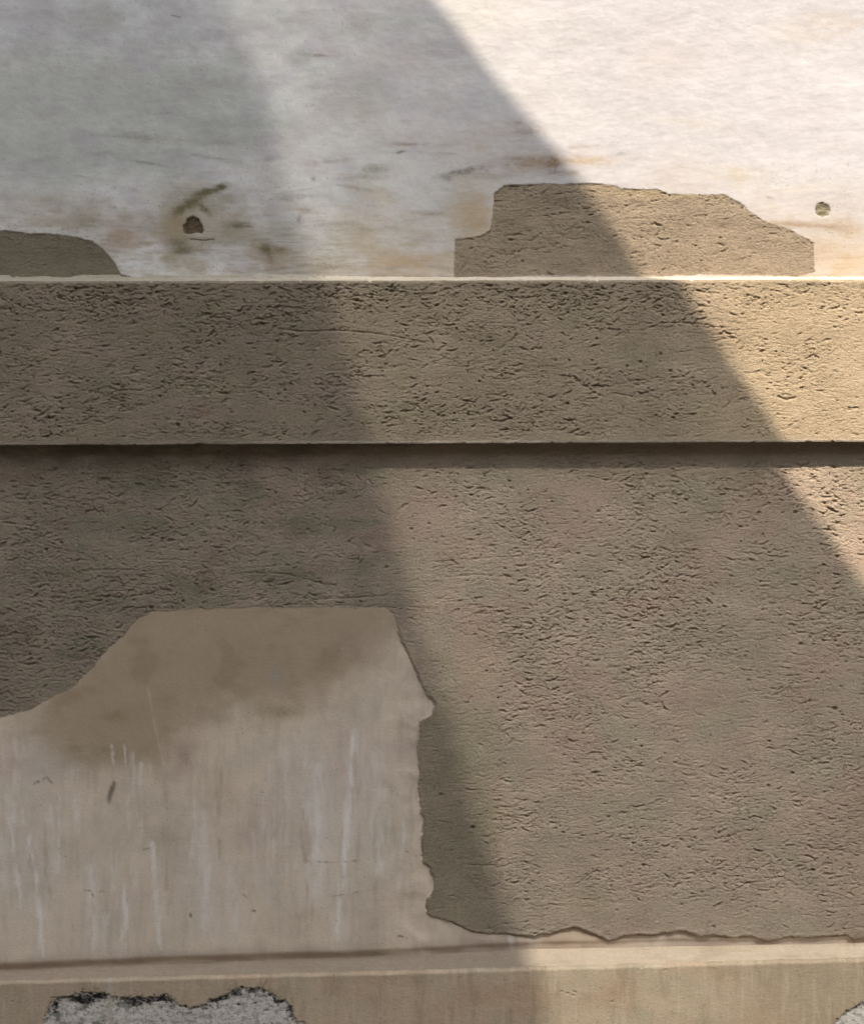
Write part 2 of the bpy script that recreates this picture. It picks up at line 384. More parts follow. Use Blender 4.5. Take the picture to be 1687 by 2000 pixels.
for b in [(372, 397, 34, 9, -.55), (404, 374, 34, 7, -.25), (432, 364, 14, 6, -.2), (350, 410, 16, 9, -.7), (398, 408, 20, 6, .75), (352, 480, 22, 9, .2), (366, 492, 20, 4, -.1), (470, 440, 24, 8, 0), (519, 487, 12, 9, .3)]:
    S.blob(b[0], b[1], b[2], b[3], OL, .55, 1.0, 10, int(b[0]) % 31, 0.6, 0, b[4])
S.line([(372, 467), (400, 469), (418, 467)], 1.2, A(80, 72, 52), .9, 0.6, 4)
S.groove([(372, 467), (400, 469), (418, 467)], 1.8, 1.2, 0.5, 4, 0)
S.line([(335, 30), (352, 34)], 1.2, A(120, 116, 112), .6, 0.5, 5)
cem1 = S.sdf([(-420, 470), (-60, 455), (0, 450), (30, 451), (62, 457), (100, 456), (150, 463), (180, 470), (205, 488), (222, 510), (236, 535), (292, 548), (-420, 556)], 1.6, 8, 90)
cem2 = S.sdf([(888, 545), (888, 466), (938, 463), (957, 447), (962, 425), (966, 378), (986, 361), (1060, 359), (1133, 358), (1193, 360), (1213, 369), (1283, 370), (1303, 380),
              (1413, 380), (1443, 395), (1488, 430), (1543, 449), (1588, 474), (1590, 532), (1560, 540), (1400, 536), (1250, 540), (1060, 538)], 1.4, 8, 92)
chip1 = S.sdf([(357, 446), (364, 428), (377, 420), (388, 427), (398, 448), (394, 456), (381, 454), (374, 457), (361, 456)], 1.6, 6, 94)
chip2 = S.sdf([(1592, 410), (1596, 398), (1606, 395), (1618, 399), (1621, 411), (1615, 422), (1604, 426), (1594, 419)], 1.5, 6, 96)
dens = np.clip(0.75 + 0.6 * fbm(U, V, 120, 60, 2, 98), 0.2, 1.2) * (cem2 < 0) + np.clip(0.3 + 0.3 * fbm(U, V, 60, 30, 2, 99), 0.1, 1) * (cem1 < 0)
cemr = S.render_relief(dens, 301, 340, 545, 2600, 60)
inc = sstep(1.5, -2.0, np.minimum(cem1, cem2))
S.h = S.h * (1 - inc) + inc * (S.h * 0.6 + cemr * 0.9 - np.clip(1.2 + 2.6 * fbm(U, V, 55, 40, 3, 103), 0.15, 3.0))
ce = CEM * 0.95 * (1 + 0.10 * fbm(U, V, 80, 40, 3, 100))[..., None]
ce = ce + (A(144, 137, 117) - ce) * (sstep(300, 200, U) * 0.8)[..., None]
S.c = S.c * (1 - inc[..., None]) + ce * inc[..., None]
#  over the top of the repair
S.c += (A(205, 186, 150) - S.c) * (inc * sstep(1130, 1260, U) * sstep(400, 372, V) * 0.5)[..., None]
for cd, dp, cc in ((chip1, 4.5, A(130, 114, 92)), (chip2, 2.6, A(172, 164, 138))):
    t = sstep(1.5, -2.5, cd); S.h += t * (-dp + 2.0 * fbm(U, V, 9, 7, 2, 102)); S.c = S.c * (1 - t[..., None]) + cc * t[..., None]
S.line([(1595, 405), (1606, 399), (1616, 404)], 2.2, A(92, 88, 66), .8, 1.0, 8); S.line([(1597, 418), (1612, 414)], 2.0, A(105, 92, 70), .8, 1.0, 9)
S.blob(375, 459, 6, 4, A(180, 172, 158), .9, .3, 5, 3)
S.h *= sstep(545, 532, V) * 0.8 + 0.2
PA = S.verts()
m1, m2, m3, m4 = (fm(x < 0) for x in (cem1, cem2, chip1, chip2))
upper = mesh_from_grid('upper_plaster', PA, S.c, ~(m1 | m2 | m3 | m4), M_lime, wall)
o = mesh_from_grid('cement_patch', PA, S.c, m1, M_cement, upper); o['label'] = 'grey cement patch with rounded end at left of the white plaster'
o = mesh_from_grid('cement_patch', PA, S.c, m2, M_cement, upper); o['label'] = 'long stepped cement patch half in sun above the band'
o = mesh_from_grid('plaster_chip', PA, S.c, m3, M_cement, upper); o['label'] = 'dark triangular chip with green stain around it'
o = mesh_from_grid('plaster_chip', PA, S.c, m4, M_cement, upper); o['label'] = 'small round filled hole in sunlit plaster'
seamA = PA[-1].copy()

# ---- cement band  (ledge on top, front, bottom lip, underside)
vC = np.arange(545, 866, FZ * 0.98, dtype=np.float32)
S = Section(vC, P_BAND); U, V = S.U, S.V
T = (V - V[0, 0]) / (V[-1, 0] - V[0, 0])
S.dv = (V_ARR[None, :] + T * (V_BOT - V_ARR)[None, :]) - V
dens = np.clip(0.52 + 1.1 * fbm(U, V, 150, 60, 4, 110, 0.6) - 0.1 * sstep(1150, 1500, U) + 0.3 * np.exp(-((V - 575) / 40) ** 2), 0.05, 1.25)
dens *= 1 - 0.6 * np.exp(-(((U - 1280) / 70) ** 2 + ((V - 690) / 45) ** 2))
dens = dens * sstep(866, 845, V) + 0.1
S.h = S.render_relief(dens, 303, 552, 858, 13000, 380)
S.groove([(545, 640), (600, 645), (655, 643), (720, 648), (780, 657), (830, 668)], 2.6, 2.0, 1.0, 12, 0.05)
S.groove([(1185, 772), (1200, 768), (1235, 776)], 2.5, 2.0, 1.0, 13, 0.0)
S.groove([(1520, 776), (1535, 782), (1552, 778)], 3.5, 3.5, 1.0, 14, 0.0)
for x, y, r_ in [(117, 576, 4.5), (148, 560, 3), (142, 578, 2.5), (95, 812, 3), (1108, 788, 3), (348, 828, 3.5), (1290, 690, 2)]: S.pit(S.h, x, y, r_, 6)
S.h += 2.0 * fbm(U, V, 420, 200, 2, 112)
edge = sstep(0, 7, V - V[0, 0]) * sstep(0, 6, V[-1, 0] - V)
nick = lambda sd: sstep(0.22, 0.5, fbm(U, V * 0, 17, 1, 3, sd)) * 3.4 + sstep(0.4, 0.6, fbm(U, V * 0, 60, 1, 2, sd + 1)) * 2.5
S.dv += nick(113) * sstep(9, 0, V - V[0, 0]) * 0.7 - 0.8 * nick(117) * sstep(9, 0, V[-1, 0] - V)
S.h = S.h * edge - (1 - sstep(0, 5, V - V[0, 0])) * 3.0 - (1 - sstep(0, 3.0, V[-1, 0] - V)) * 1.6
S.c = CEM * (1 + 0.10 * fbm(U, V, 90, 50, 3, 114))[..., None]
def tint(col, mask, st):
    S.c[:] += (np.array(col, dtype=np.float32) - S.c) * (np.clip(mask, 0, 1) * st)[..., None]
tint(A(178, 161, 145), sstep(0.0, 0.5, fbm(U, V, 160, 80, 2, 116)), 0.5)
tint(A(168, 160, 132), sstep(0.05, 0.5, fbm(U, V, 120, 60, 3, 118)), 0.5)
tint(A(212, 192, 160), sstep(1250, 1500, U), 0.7)  # sunlit end painted lighter, its light put into the colour
tint(A(186, 172, 144), sstep(846, 862, V) * sstep(-0.3, 0.2, fbm(U, V, 120, 20, 2, 119)), 0.4)
tint(A(150, 138, 116), sstep(575, 555, V) * sstep(-0.2, 0.4, fbm(U, V, 90, 20, 2, 121)), 0.5)
lip = sstep(5.0, 3.2, V[-1, 0] - V) * sstep(-0.55, 0.0, fbm(U, V * 0, 55, 1, 3, 120))
tint(A(228, 218, 200), lip, 0.95)
S.blob(400, 800, 24, 14, A(170, 130, 100), .35)
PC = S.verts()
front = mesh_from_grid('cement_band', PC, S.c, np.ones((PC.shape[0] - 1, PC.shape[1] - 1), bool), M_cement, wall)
# ledge on the top of the band: sloping mortar, lime-washed
nL = 34; t = np.linspace(0, 1, nL)[:, None]
bot = PC[0]
PL = seamA[None] * (1 - t[..., None]) + bot[None] * t[..., None]
UU, TT = np.meshgrid(U1, t[:, 0] * 63)
bump = (1.3 * fbm(UU, TT, 60, 14, 3, 130) + 0.6 * fbm(UU, TT, 12, 7, 2, 132)) * np.sin(np.pi * np.clip(t, 0, 1)) ** 0.5
# ragged little fillets of old mortar near the back of the ledge
fil = sstep(0.02, 0.25, fbm(UU, TT, 70, 16, 3, 134)) * np.exp(-((TT - 10) / 9) ** 2) * 5.0 * sstep(900, 500, UU) + sstep(0.25, 0.5, fbm(UU, TT, 22, 14, 3, 135)) * 2.6 * np.exp(-((TT - 20) / 16) ** 2)
PL[..., 2] += (bump + fil) / 1000
PL[..., 1] -= 0.25 * (bump + fil) / 1000
CL = np.ones(PL.shape, dtype=np.float32) * A(208, 198, 180)
n_ = sstep(0.0, 0.5, fbm(UU, TT, 90, 20, 3, 136)); CL += (A(180, 166, 140) - CL) * (n_ * 0.6)[..., None]
n_ = sstep(0.25, 0.5, fbm(UU, TT, 16, 8, 2, 138)); CL += (A(140, 126, 100) - CL) * (n_ * 0.5)[..., None]
n_ = sstep(720, 200, UU); CL += (A(150, 146, 128) - CL) * (n_ * 0.6)[..., None]
mesh_from_grid('ledge', PL, CL, np.ones((nL - 1, PL.shape[1] - 1), bool), M_lime, front)

# ---- lower wall
V_TOP = V_BOT * 1.0
vE = np.arange(866, 1872, FZ, dtype=np.float32)
S = Section(vE, P_LOW); U, V = S.U, S.V
kb = (CAM_D - P_BAND / 1000) / CAM_D
zt = PC[-1, :, 2]; vt = 1000 - (zt - CAM_Z) * 1000
vt = vt - 1.0                                     # underside rises slightly towards the wall
T = (V - V[0, 0]) / (V[-1, 0] - V[0, 0])
Vr = vt[None, :] + T * (V_JUN - vt)[None, :]      # actual wall millimetres of each vertex
S.dv = Vr - V
Vn = V.copy(); V = Vr
# blob, line and relief work in nominal rows; the shift is a few millimetres on the right and is folded in here
fV = lambda x, y: y - float(np.interp(x, U1, S.dv[int(np.clip((y - 866) / FZ, 0, len(vE) - 1))]))
def PT(pts): return [(x, fV(x, y)) for x, y in pts]
poly = PT([(-1500, 1700), (-300, 1480), (-60, 1422), (0, 1403), (40, 1392), (75, 1378), (108, 1358), (150, 1340), (185, 1300), (250, 1230), (272, 1206), (300, 1193), (400, 1189), (600, 1186), (755, 1187),
           (768, 1200), (778, 1240), (800, 1290), (820, 1330), (838, 1366), (846, 1374), (844, 1394), (818, 1406), (817, 1480), (816, 1520), (820, 1588), (830, 1603), (822, 1650), (824, 1685),
           (841, 1698), (845, 1735), (832, 1760), (833, 1786), (843, 1790), (888, 1805), (928, 1824), (993, 1825), (1043, 1832), (1083, 1822), (1123, 1814), (1163, 1828), (1188, 1841), (1213, 1831),
           (1258, 1828), (1333, 1822), (1363, 1828), (1403, 1830), (1478, 1835), (1503, 1843), (1543, 1832), (1653, 1830), (1664, 1840), (1672, 1850)]) + [(1690, 2200), (-1500, 2200)]
sk = S.sdf(poly, 2.0, 9, 140, 2.0)
edgeR = sstep(700, 830, U) * sstep(1180, 1260, V)
# roughness of the render: torn on the right, calmer near the shaded strip and along the bottom
dens = np.clip(0.72 + 1.25 * fbm(U, V, 170, 110, 4, 142, 0.6), 0.06, 1.4)
dens *= 0.62 + 0.38 * sstep(780, 1060, U)
dens += 0.42 * sstep(760, 500, U) * sstep(1450, 1380, V) * (0.8 + fbm(U, V, 120, 70, 3, 143))
dens += 0.45 * np.exp(-(((U - 1180) / 260) ** 2 + ((V - 1220) / 90) ** 2))
dens *= 1 - 0.75 * np.exp(-(((U - 1400) / 90) ** 2 + ((V - 1400) / 70) ** 2))
dens *= 1 - 0.7 * np.exp(-(((U - 880) / 90) ** 2 + ((V - 1640) / 330) ** 2))
dens *= 1 - 0.7 * np.exp(-(((U - 1250) / 400) ** 2 + ((V - 1790) / 26) ** 2))
dens = np.clip(dens, 0.05, 1.15) * (sk > 0)
rel = S.render_relief(dens, 307, 905, 1840, 26000, 700, -0.06)
for x, y, r_ in [(923, 1617, 4.0), (1587, 1700, 4), (1500, 1535, 2.5), (1563, 1258, 3.5), (1630, 1385, 4.5), (1100, 1626, 2.5), (296, 1187, 4), (358, 1174, 3), (1547, 1510, 2.8), (1618, 1034, 3), (1635, 1087, 3.5), (1553, 1000, 3.5), (1256, 1690, 3)]: S.pit(rel, x, fV(x, y), r_, 6)
hold = S.h; S.h = rel
for g_ in [([(480, 1119), (560, 1121), (640, 1144), (690, 1172)], 2.4, 1.6), ([(610, 1172), (690, 1168), (755, 1163)], 2.6, 1.8), ([(655, 1085), (668, 1103), (650, 1126)], 2.0, 1.3),
           ([(170, 1188), (240, 1168), (300, 1158)], 2.2, 1.6), ([(150, 1118), (210, 1112), (265, 1112)], 2.2, 1.4), ([(90, 1120), (100, 1150), (112, 1180)], 2.0, 1.2), ([(200, 1155), (250, 1153)], 2, 1.5),
           ([(920, 1690), (1000, 1692), (1040, 1688)], 2.2, 1.6), ([(240, 1042), (310, 1041)], 2.0, 1.6), ([(700, 1180), (780, 1184), (840, 1188)], 2, 1.2), ([(80, 970), (130, 985), (150, 1010)], 2, 1.2),
           ([(850, 1098), (920, 1092), (1010, 1086)], 2, 1.2), ([(870, 1128), (930, 1122), (1000, 1128)], 2, 1.2), ([(300, 1092), (380, 1096)], 2, 1.1), ([(560, 1180), (660, 1182), (760, 1186)], 2, 1.3)]:
    S.groove(PT(g_[0]), g_[1], g_[2], 1.2, int(g_[0][0][0]) % 50, 0.1)
rel = S.h; S.h = hold
# skim patch relief
skh = 0.7 * fbm(U, V, 120, 90, 3, 150) + 0.18 * fbm(U, V, 20, 30, 3, 152)
step = 0.5 + 4.2 * edgeR * (0.55 + 0.7 * sstep(-0.4, 0.4, fbm(U, V, 60, 60, 2, 154))) + 2.0 * sstep(1800, 1815, V) * sstep(1000, 1060, U)
ins = sstep(1.0, -0.8, sk)
und = 2.2 * fbm(U, V, 420, 300, 2, 156)
S.h = und + rel * (1 - ins) + (skh - step) * ins
S.h -= 5.0 * np.exp(-((sk - 0.6) / 1.5) ** 2) * edgeR * sstep(-0.25, 0.15, fbm(U, V, 42, 42, 3, 157) + 0.12 * (V > 1800))
# slight swelling of the render along its broken edge
S.h += 0.8 * np.exp(-((sk - 5) / 4) ** 2) * (sk > 0) * edgeR
jd = V_JUN[None, :] - V                             # distance above the plinth ledge
topd = V - vt[None, :]
fade = sstep(0, 12, jd)
S.h = S.h * (0.15 + 0.85 * fade) * sstep(0, 4, topd) - 9.0 * (1 - sstep(0, 20, jd)) ** 1.5
# colours
S.c = A(184, 168, 149) * (1 + 0.09 * fbm(U, V, 90, 60, 3, 158))[..., None]
tint(A(188, 164, 148), sstep(-0.05, 0.4, fbm(U, V, 170, 130, 3, 160)), 0.5)
tint(A(172, 164, 142), sstep(0.0, 0.4, fbm(U, V, 160, 110, 3, 162)), 0.55)
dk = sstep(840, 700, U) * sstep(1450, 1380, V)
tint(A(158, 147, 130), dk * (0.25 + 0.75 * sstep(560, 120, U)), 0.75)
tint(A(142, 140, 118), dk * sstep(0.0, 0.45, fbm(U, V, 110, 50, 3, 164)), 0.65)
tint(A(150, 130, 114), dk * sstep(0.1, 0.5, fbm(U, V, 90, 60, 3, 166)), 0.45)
tint(A(160, 152, 128), sstep(990, 940, U) * sstep(805, 830, U) * sstep(1350, 1420, V), 0.6)
tint(A(166, 144, 124), sstep(1560, 1720, U) * sstep(1450, 1600, V), 0.35)
tint(A(110, 100, 84), sstep(925, 895, V) * sstep(-0.3, 0.3, fbm(U, V, 100, 30, 3, 168)) * sstep(900, 600, U), 0.45)  # soft shade below the band, painted into the colour
B_ = lambda x, y, *a, **k: S.blob(x, fV(x, y), *a, **k)
for b in [(300, 930, 60, 60, A(118, 122, 100), .4), (220, 920, 40, 40, A(112, 116, 94), .35), (470, 910, 10, 8, A(120, 80, 80), .4), (900, 1070, 60, 40, A(186, 160, 140), .4), (930, 1280, 60, 110, A(192, 164, 144), .45),
          (970, 1600, 40, 80, A(172, 160, 128), .3), (1150, 1760, 70, 26, A(168, 158, 128), .35), (1400, 1390, 90, 60, A(160, 154, 132), .4), (1270, 950, 90, 60, A(168, 160, 138), .3), (150, 1065, 3, 3, A(210, 205, 195), .9)]:
    B_(*b, nz=.5, ns=30, seed=int(b[0]) % 71)
S.c *= 1.12; rc = S.c.copy()
# skim patch colours
S.c = np.ones_like(S.c) * A(238, 222, 202)
tint(A(208, 198, 178), sstep(-0.2, 0.5, fbm(U, V, 130, 170, 5, 170, 0.6)), 0.6)
tint(A(216, 196, 184), sstep(-0.1, 0.5, fbm(U, V, 150, 200, 5, 172, 0.6)), 0.6)
tint(A(200, 188, 168), sstep(0.0, 0.4, fbm(U, V, 22, 120, 4, 173, 0.6)), 0.35)
S1 = S.sdf(PT([(40, 1480), (100, 1500), (190, 1502), (330, 1500), (392, 1424), (470, 1392), (560, 1398), (640, 1372), (712, 1300), (800, 1230), (800, 1120), (280, 1120), (120, 1290), (60, 1360)]), 8, 40, 174, 16)
tint(A(188, 169, 144), sstep(55, -75, S1 + 30 * fbm(U, V, 60, 60, 4, 175, 0.65)), 0.95)
tint(A(172, 154, 126), sstep(20, -60, S1) * sstep(0.0, 0.4, fbm(U, V, 80, 60, 3, 176)), 0.6)
for b in [(540, 1320, 22, 34, A(178, 168, 156), .6), (550, 1390, 50, 16, A(150, 134, 96), .5), (420, 1400, 40, 20, A(178, 160, 140), .5), (230, 1400, 60, 20, A(152, 138, 104), .4), (200, 1470, 110, 26, A(150, 134, 104), .45),
          (690, 1260, 50, 50, A(176, 152, 140), .4), (780, 1220, 30, 20, A(150, 140, 118), .5), (360, 1480, 22, 30, A(168, 138, 122), .5), (80, 1500, 50, 70, A(222, 212, 202), .6),
          (620, 1600, 50, 150, A(240, 232, 224), .5), (700, 1560, 40, 160, A(236, 226, 212), .4), (60, 1680, 80, 120, A(216, 208, 198), .5), (330, 1640, 60, 20, A(190, 178, 152), .45), (110, 1650, 40, 18, A(204, 188, 158), .45),
          (380, 1720, 40, 90, A(238, 230, 216), .4), (560, 1620, 60, 40, A(196, 184, 160), .4), (430, 1560, 40, 60, A(212, 188, 166), .35), (590, 1790, 30, 16, A(186, 170, 148), .4), (240, 1800, 80, 40, A(206, 198, 176), .4)]:
    B_(*b, nz=.5, ns=40, seed=int(b[0]) % 67, hard=0.9)
LW = A(252, 246, 238)
for pts, wd, st in [([(58, 1640), (62, 1690), (72, 1730), (80, 1800), (82, 1868)], 4, .85), ([(18, 1600), (30, 1690), (44, 1778)], 3.5, .5), ([(8, 1560), (6, 1740)], 7, .3),
                    ([(622, 1500), (620, 1620), (616, 1745)], 9, .45), ([(600, 1540), (608, 1700)], 6, .3), ([(692, 1430), (682, 1560), (676, 1660), (664, 1745), (655, 1850)], 4.5, .75),
                    ([(676, 1560), (672, 1690)], 3, .8), ([(298, 1650), (306, 1740), (312, 1840), (318, 1852)], 4, .6), ([(240, 1745), (247, 1790), (234, 1872)], 4.5, .55), ([(178, 1700), (184, 1860)], 9, .35),
                    ([(205, 1860), (204, 1790)], 5, .3), ([(290, 1345), (302, 1420), (322, 1500)], 1.6, .14), ([(145, 1500), (152, 1620)], 5, .3), ([(392, 1600), (400, 1700), (408, 1820)], 12, .35), ([(450, 1700), (462, 1840)], 7, .3),
                    ([(996, 1828), (998, 1856)], 3, .7), ([(735, 1480), (740, 1700)], 10, .3), ([(560, 1460), (556, 1640)], 8, .25), ([(100, 1580), (108, 1700)], 6, .3), ([(520, 1560), (528, 1760)], 6, .2), ([(30, 1450), (26, 1600)], 6, .25)]:
    S.line(PT(pts), wd * 1.1, LW, min(1, st * 1.25), 3.2, int(pts[0][0]) % 43, 0.12)
    S.line(PT([(a + 3, b) for a, b in pts]), wd * 3.2, LW, st * .45, 5, int(pts[0][0]) % 37, 0.3)
rd = np.random.default_rng(21)
for _ in range(46):
    x0 = rd.uniform(-40, 800); y0 = rd.uniform(1430, 1700); ln = rd.uniform(50, 220)
    S.line(PT([(x0, y0), (x0 + rd.normal(0, 4), y0 + ln * .5), (x0 + rd.normal(0, 8), min(y0 + ln, 1868))]), rd.uniform(1.5, 7), LW if rd.random() < .75 else A(196, 172, 150), rd.uniform(.2, .6), 4, int(rd.integers(0, 60)), 0.35)
DM = A(92, 80, 64)
for pts, wd, st in [([(222, 1530), (216, 1552), (212, 1566)], 4.5, .75), ([(160, 1739), (204, 1742)], 1.3, .7), ([(472, 1777), (498, 1779)], 2.0, .7), ([(474, 1746), (486, 1756)], 1.2, .5), ([(772, 1828), (786, 1830), (793, 1834)], 1.8, .9),
                    ([(600, 1682), (660, 1685), (720, 1678)], 1.0, .45), ([(288, 1577), (289, 1579)], 1.6, .9), ([(399, 1831), (401, 1833)], 1.8, .9), ([(372, 1786), (373, 1790)], 2, .7), ([(76, 1528), (92, 1518), (102, 1530)], 1.8, .45), ([(66, 1532), (74, 1526)], 2, .4),
                    ([(640, 1752), (735, 1736)], 0.9, .35), ([(793, 1664), (812, 1672)], 1.3, .6), ([(330, 1438), (332, 1446)], 1.5, .5), ([(280, 1660), (292, 1657)], 1.2, .5), ([(180, 1745), (184, 1752)], 1.5, .6)]:
    S.line(PT(pts), wd, DM, st, 2.2, int(pts[0][0]) % 41, 0.25)
sp = sstep(0.45, 0.62, fbm(U, V, 6, 5, 2, 180)) * sstep(0.0, 0.4, fbm(U, V, 90, 80, 2, 182)); tint(A(120, 106, 86), sp, 0.5)
tint(A(150, 128, 116), sstep(40, 6, jd) * sstep(-0.5, 0.2, fbm(U, V, 140, 40, 2, 184)), 0.5)
tint(A(188, 162, 138), sstep(1050, 1080, U) * sstep(1800, 1815, V) * sstep(1260, 1180, U), 0.5)
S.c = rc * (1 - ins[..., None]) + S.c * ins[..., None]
# pale feather edge where skim meets render on top and left
S.c += (A(196, 180, 152) - S.c) * (np.exp(-((sk + 2) / 2.5) ** 2) * (1 - edgeR) * 0.22 * sstep(-0.3, 0.3, fbm(U, V, 40, 40, 3, 185)))[..., None]
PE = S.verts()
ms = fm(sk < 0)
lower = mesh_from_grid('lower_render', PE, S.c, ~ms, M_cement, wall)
o = mesh_from_grid('skim_patch', PE, S.c, ms, M_skim, lower); o['label'] = 'smooth pale plaster patch with white drip streaks'
# underside of the band
t = np.linspace(0, 1, 8)[:, None, None]
PU = PC[-1][None] * (1 - t) + PE[0][None] * t
CU = np.ones(PU.shape, dtype=np.float32) * A(140, 124, 104)  # darker than the band front: shade put into the colour
mesh_from_grid('underside', PU, CU, np.ones((7, PU.shape[1] - 1), bool), M_cement, front)

# ---- plinth
zg = -0.02
vG = np.array(list(np.arange(1871, 2015, FZ)) + grow(2015, 2575, FZ, 40), dtype=np.float32)
S = Section(vG, P_PL); U, V = S.U, S.V
wgt = sstep(2400, 1871, V)
S.dv = (V_PAR[None, :] - 1871) * np.clip((2500 - V) / (2500 - 1871), 0, 1)
fVp = lambda x, y: y - float(np.interp(x, U1, V_PAR - 1871)) * 0.88
def PTp(pts): return [(x, fVp(x, y)) for x, y in pts]
S.h = 1.6 * fbm(U, V, 260, 120, 2, 200) + 0.35 * fbm(U, V, 40, 25, 3, 202) + 0.12 * fbm(U, V, 14, 8, 2, 204)
S.c = np.ones_like(S.c) * A(210, 190, 163)
tint(A(192, 182, 154), sstep(-0.05, 0.4, fbm(U, V, 100, 100, 3, 206)), 0.6)
tint(A(206, 176, 148), sstep(0.0, 0.4, fbm(U, V, 130, 90, 3, 208)), 0.6)
tint(A(176, 158, 134), sstep(1350, 1600, U), 0.6)
tint(A(192, 176, 156), sstep(600, 300, U), 0.6)
tint(A(170, 150, 124), sstep(0.0, 0.4, fbm(U, V, 38, 130, 4, 207, 0.65)), 0.4)
tint(A(226, 212, 186), sstep(0.12, 0.42, fbm(U, V, 14, 120, 3, 209, 0.6)), 0.3)
tint(A(150, 132, 108), sstep(0.3, 0.5, fbm(U, V, 9, 8, 3, 211, 0.6)), 0.4)
for x in [60, 215, 600, 735, 795, 800, 870, 1180, 470, 1390, 680]:
    r_ = random.random()
    S.line([(x, 1890), (x + 4, 1950), (x + 2 * r_, 2060)], 3 + 4 * r_, A(214, 200, 176), 0.25 + 0.3 * random.random(), 2.5, x % 40, 0.2)
pA = S.sdf(PTp([(70, 2110), (84, 2000), (96, 1972), (104, 1950), (140, 1943), (170, 1938), (215, 1938), (250, 1946), (330, 1943), (345, 1958), (372, 1972), (400, 1962), (430, 1945), (470, 1930), (505, 1927), (530, 1942), (562, 1955), (572, 1985), (598, 2000), (640, 2110), (400, 2150)]), 5, 12, 210, 6)
pB = S.sdf(PTp([(1610, 2100), (1632, 1995), (1650, 1978), (1676, 1962), (1700, 1944), (1760, 1925), (1900, 1960), (1900, 2100)]), 3, 10, 212, 3)
fl = np.minimum(pA, pB); t = sstep(1.0, -1.0, fl)
S.h += t * (-2.6 + 0.9 * fbm(U, V, 12, 10, 3, 214))
flc = A(234, 229, 220) * (1 + 0.14 * fbm(U, V, 20, 16, 3, 216))[..., None]
S.c = S.c * (1 - t[..., None]) + flc * t[..., None]
tint(A(104, 112, 96), t * sstep(0.1, 0.4, fbm(U, V, 26, 22, 3, 218)) * sstep(330, 200, U), 0.8)
tint(A(150, 144, 130), t * sstep(-0.05, 0.3, fbm(U, V, 13, 10, 3, 226, 0.7)), 0.6)
tint(A(60, 56, 50), t * sstep(0.3, 0.45, fbm(U, V, 6, 5, 2, 228, 0.7)), 0.6)
# black mould along the upper rim and in spots
BK = A(22, 21, 22)
rim = np.exp(-((fl + 3) / 6.0) ** 2) * sstep(-0.15, 0.12, fbm(U, V, 40, 26, 3, 220) + 0.10 * (U < 360) + 0.12 * (U > 140) * (U < 215) - 0.12 * (U > 340) * (U < 420))
rim *= sstep(1996, 1960, V + 1.0 * S.dv) + 0.25
rim *= (U < 900) * 1.0 + (U > 1600) * 0.7
S.rim = np.clip(rim * 1.5, 0, 1) * sstep(-0.15, 0.25, fbm(U, V, 7, 6, 2, 227))
tint(BK, S.rim * sstep(-0.35, 0.05, fbm(U, V, 9, 7, 2, 222)), 0.95)
dots = sstep(0.30, 0.46, fbm(U, V, 9, 8, 2, 224)) * sstep(-34, -8, fl) * sstep(12, 2, fl) * (U < 900)
tint(BK, dots, 0.85)
for b in [(125, 1944, 24, 2.5), (172, 1945, 30, 5), (196, 1943, 16, 5), (166, 1953, 22, 5), (150, 1949, 12, 5), (243, 1947, 10, 4), (256, 1955, 14, 6), (292, 1950, 38, 4.5), (268, 1959, 12, 5), (322, 1950, 18, 3.5), (440, 1947, 14, 4), (462, 1938, 12, 5), (492, 1932, 13, 4), (110, 1962, 7, 6), (420, 1950, 12, 4), (545, 1956, 12, 3), (566, 1966, 7, 4)]:
    S.blob(b[0], fVp(b[0], b[1]) + 1, b[2] * 1.1, b[3] * 1.55, BK, 1.0, 0.8, 7, int(b[0]) % 30, 0.35)
for x, y, r_ in [(362, 1965, 5), (381, 1968, 5), (108, 1978, 5), (466, 1962, 4), (498, 1960, 4), (520, 1974, 3), (568, 1988, 4), (535, 1950, 3), (1653, 1975, 5), (1634, 1990, 3)]:
    S.blob(x, fVp(x, y), r_, r_ * .8, BK, .9, .6, 5, x % 30); S.pit(S.h, x, fVp(x, y), r_ * .7, 2)
S.line(PTp([(216, 1900), (214, 1960), (220, 2040)]), 5, A(206, 198, 182), .85, 2, 5)
S.line(PTp([(520, 1912), (512, 1932)]), 1.2, DM, .6, 1, 6)
for x, y in [(1118, 1944), (1122, 1937), (1108, 1940), (1095, 1936), (1300, 1893), (1252, 1888), (24, 1954), (1195, 1957)]: S.pit(S.h, x, fVp(x, y), 2.2, 2.5)
top = V - V[0, 0]
S.h = S.h * sstep(0, 6, top) - (1 - sstep(0, 9, top)) ** 1.4 * 5.0
PG = S.verts()
PG[-1, :, 2] = zg
mA, mB = fm(pA < 0), fm(pB < 0)
pl = mesh_from_grid('plinth', PG, S.c, ~(mA | mB), M_plinth, wall)
o = mesh_from_grid('flaked_patch', PG, S.c, mA, M_flake, pl); o['label'] = 'flaked grey patch rimmed with black mould'
o = mesh_from_grid('flaked_patch', PG, S.c, mB, M_flake, pl); o['label'] = 'pale flaked patch at the right end of the plinth'
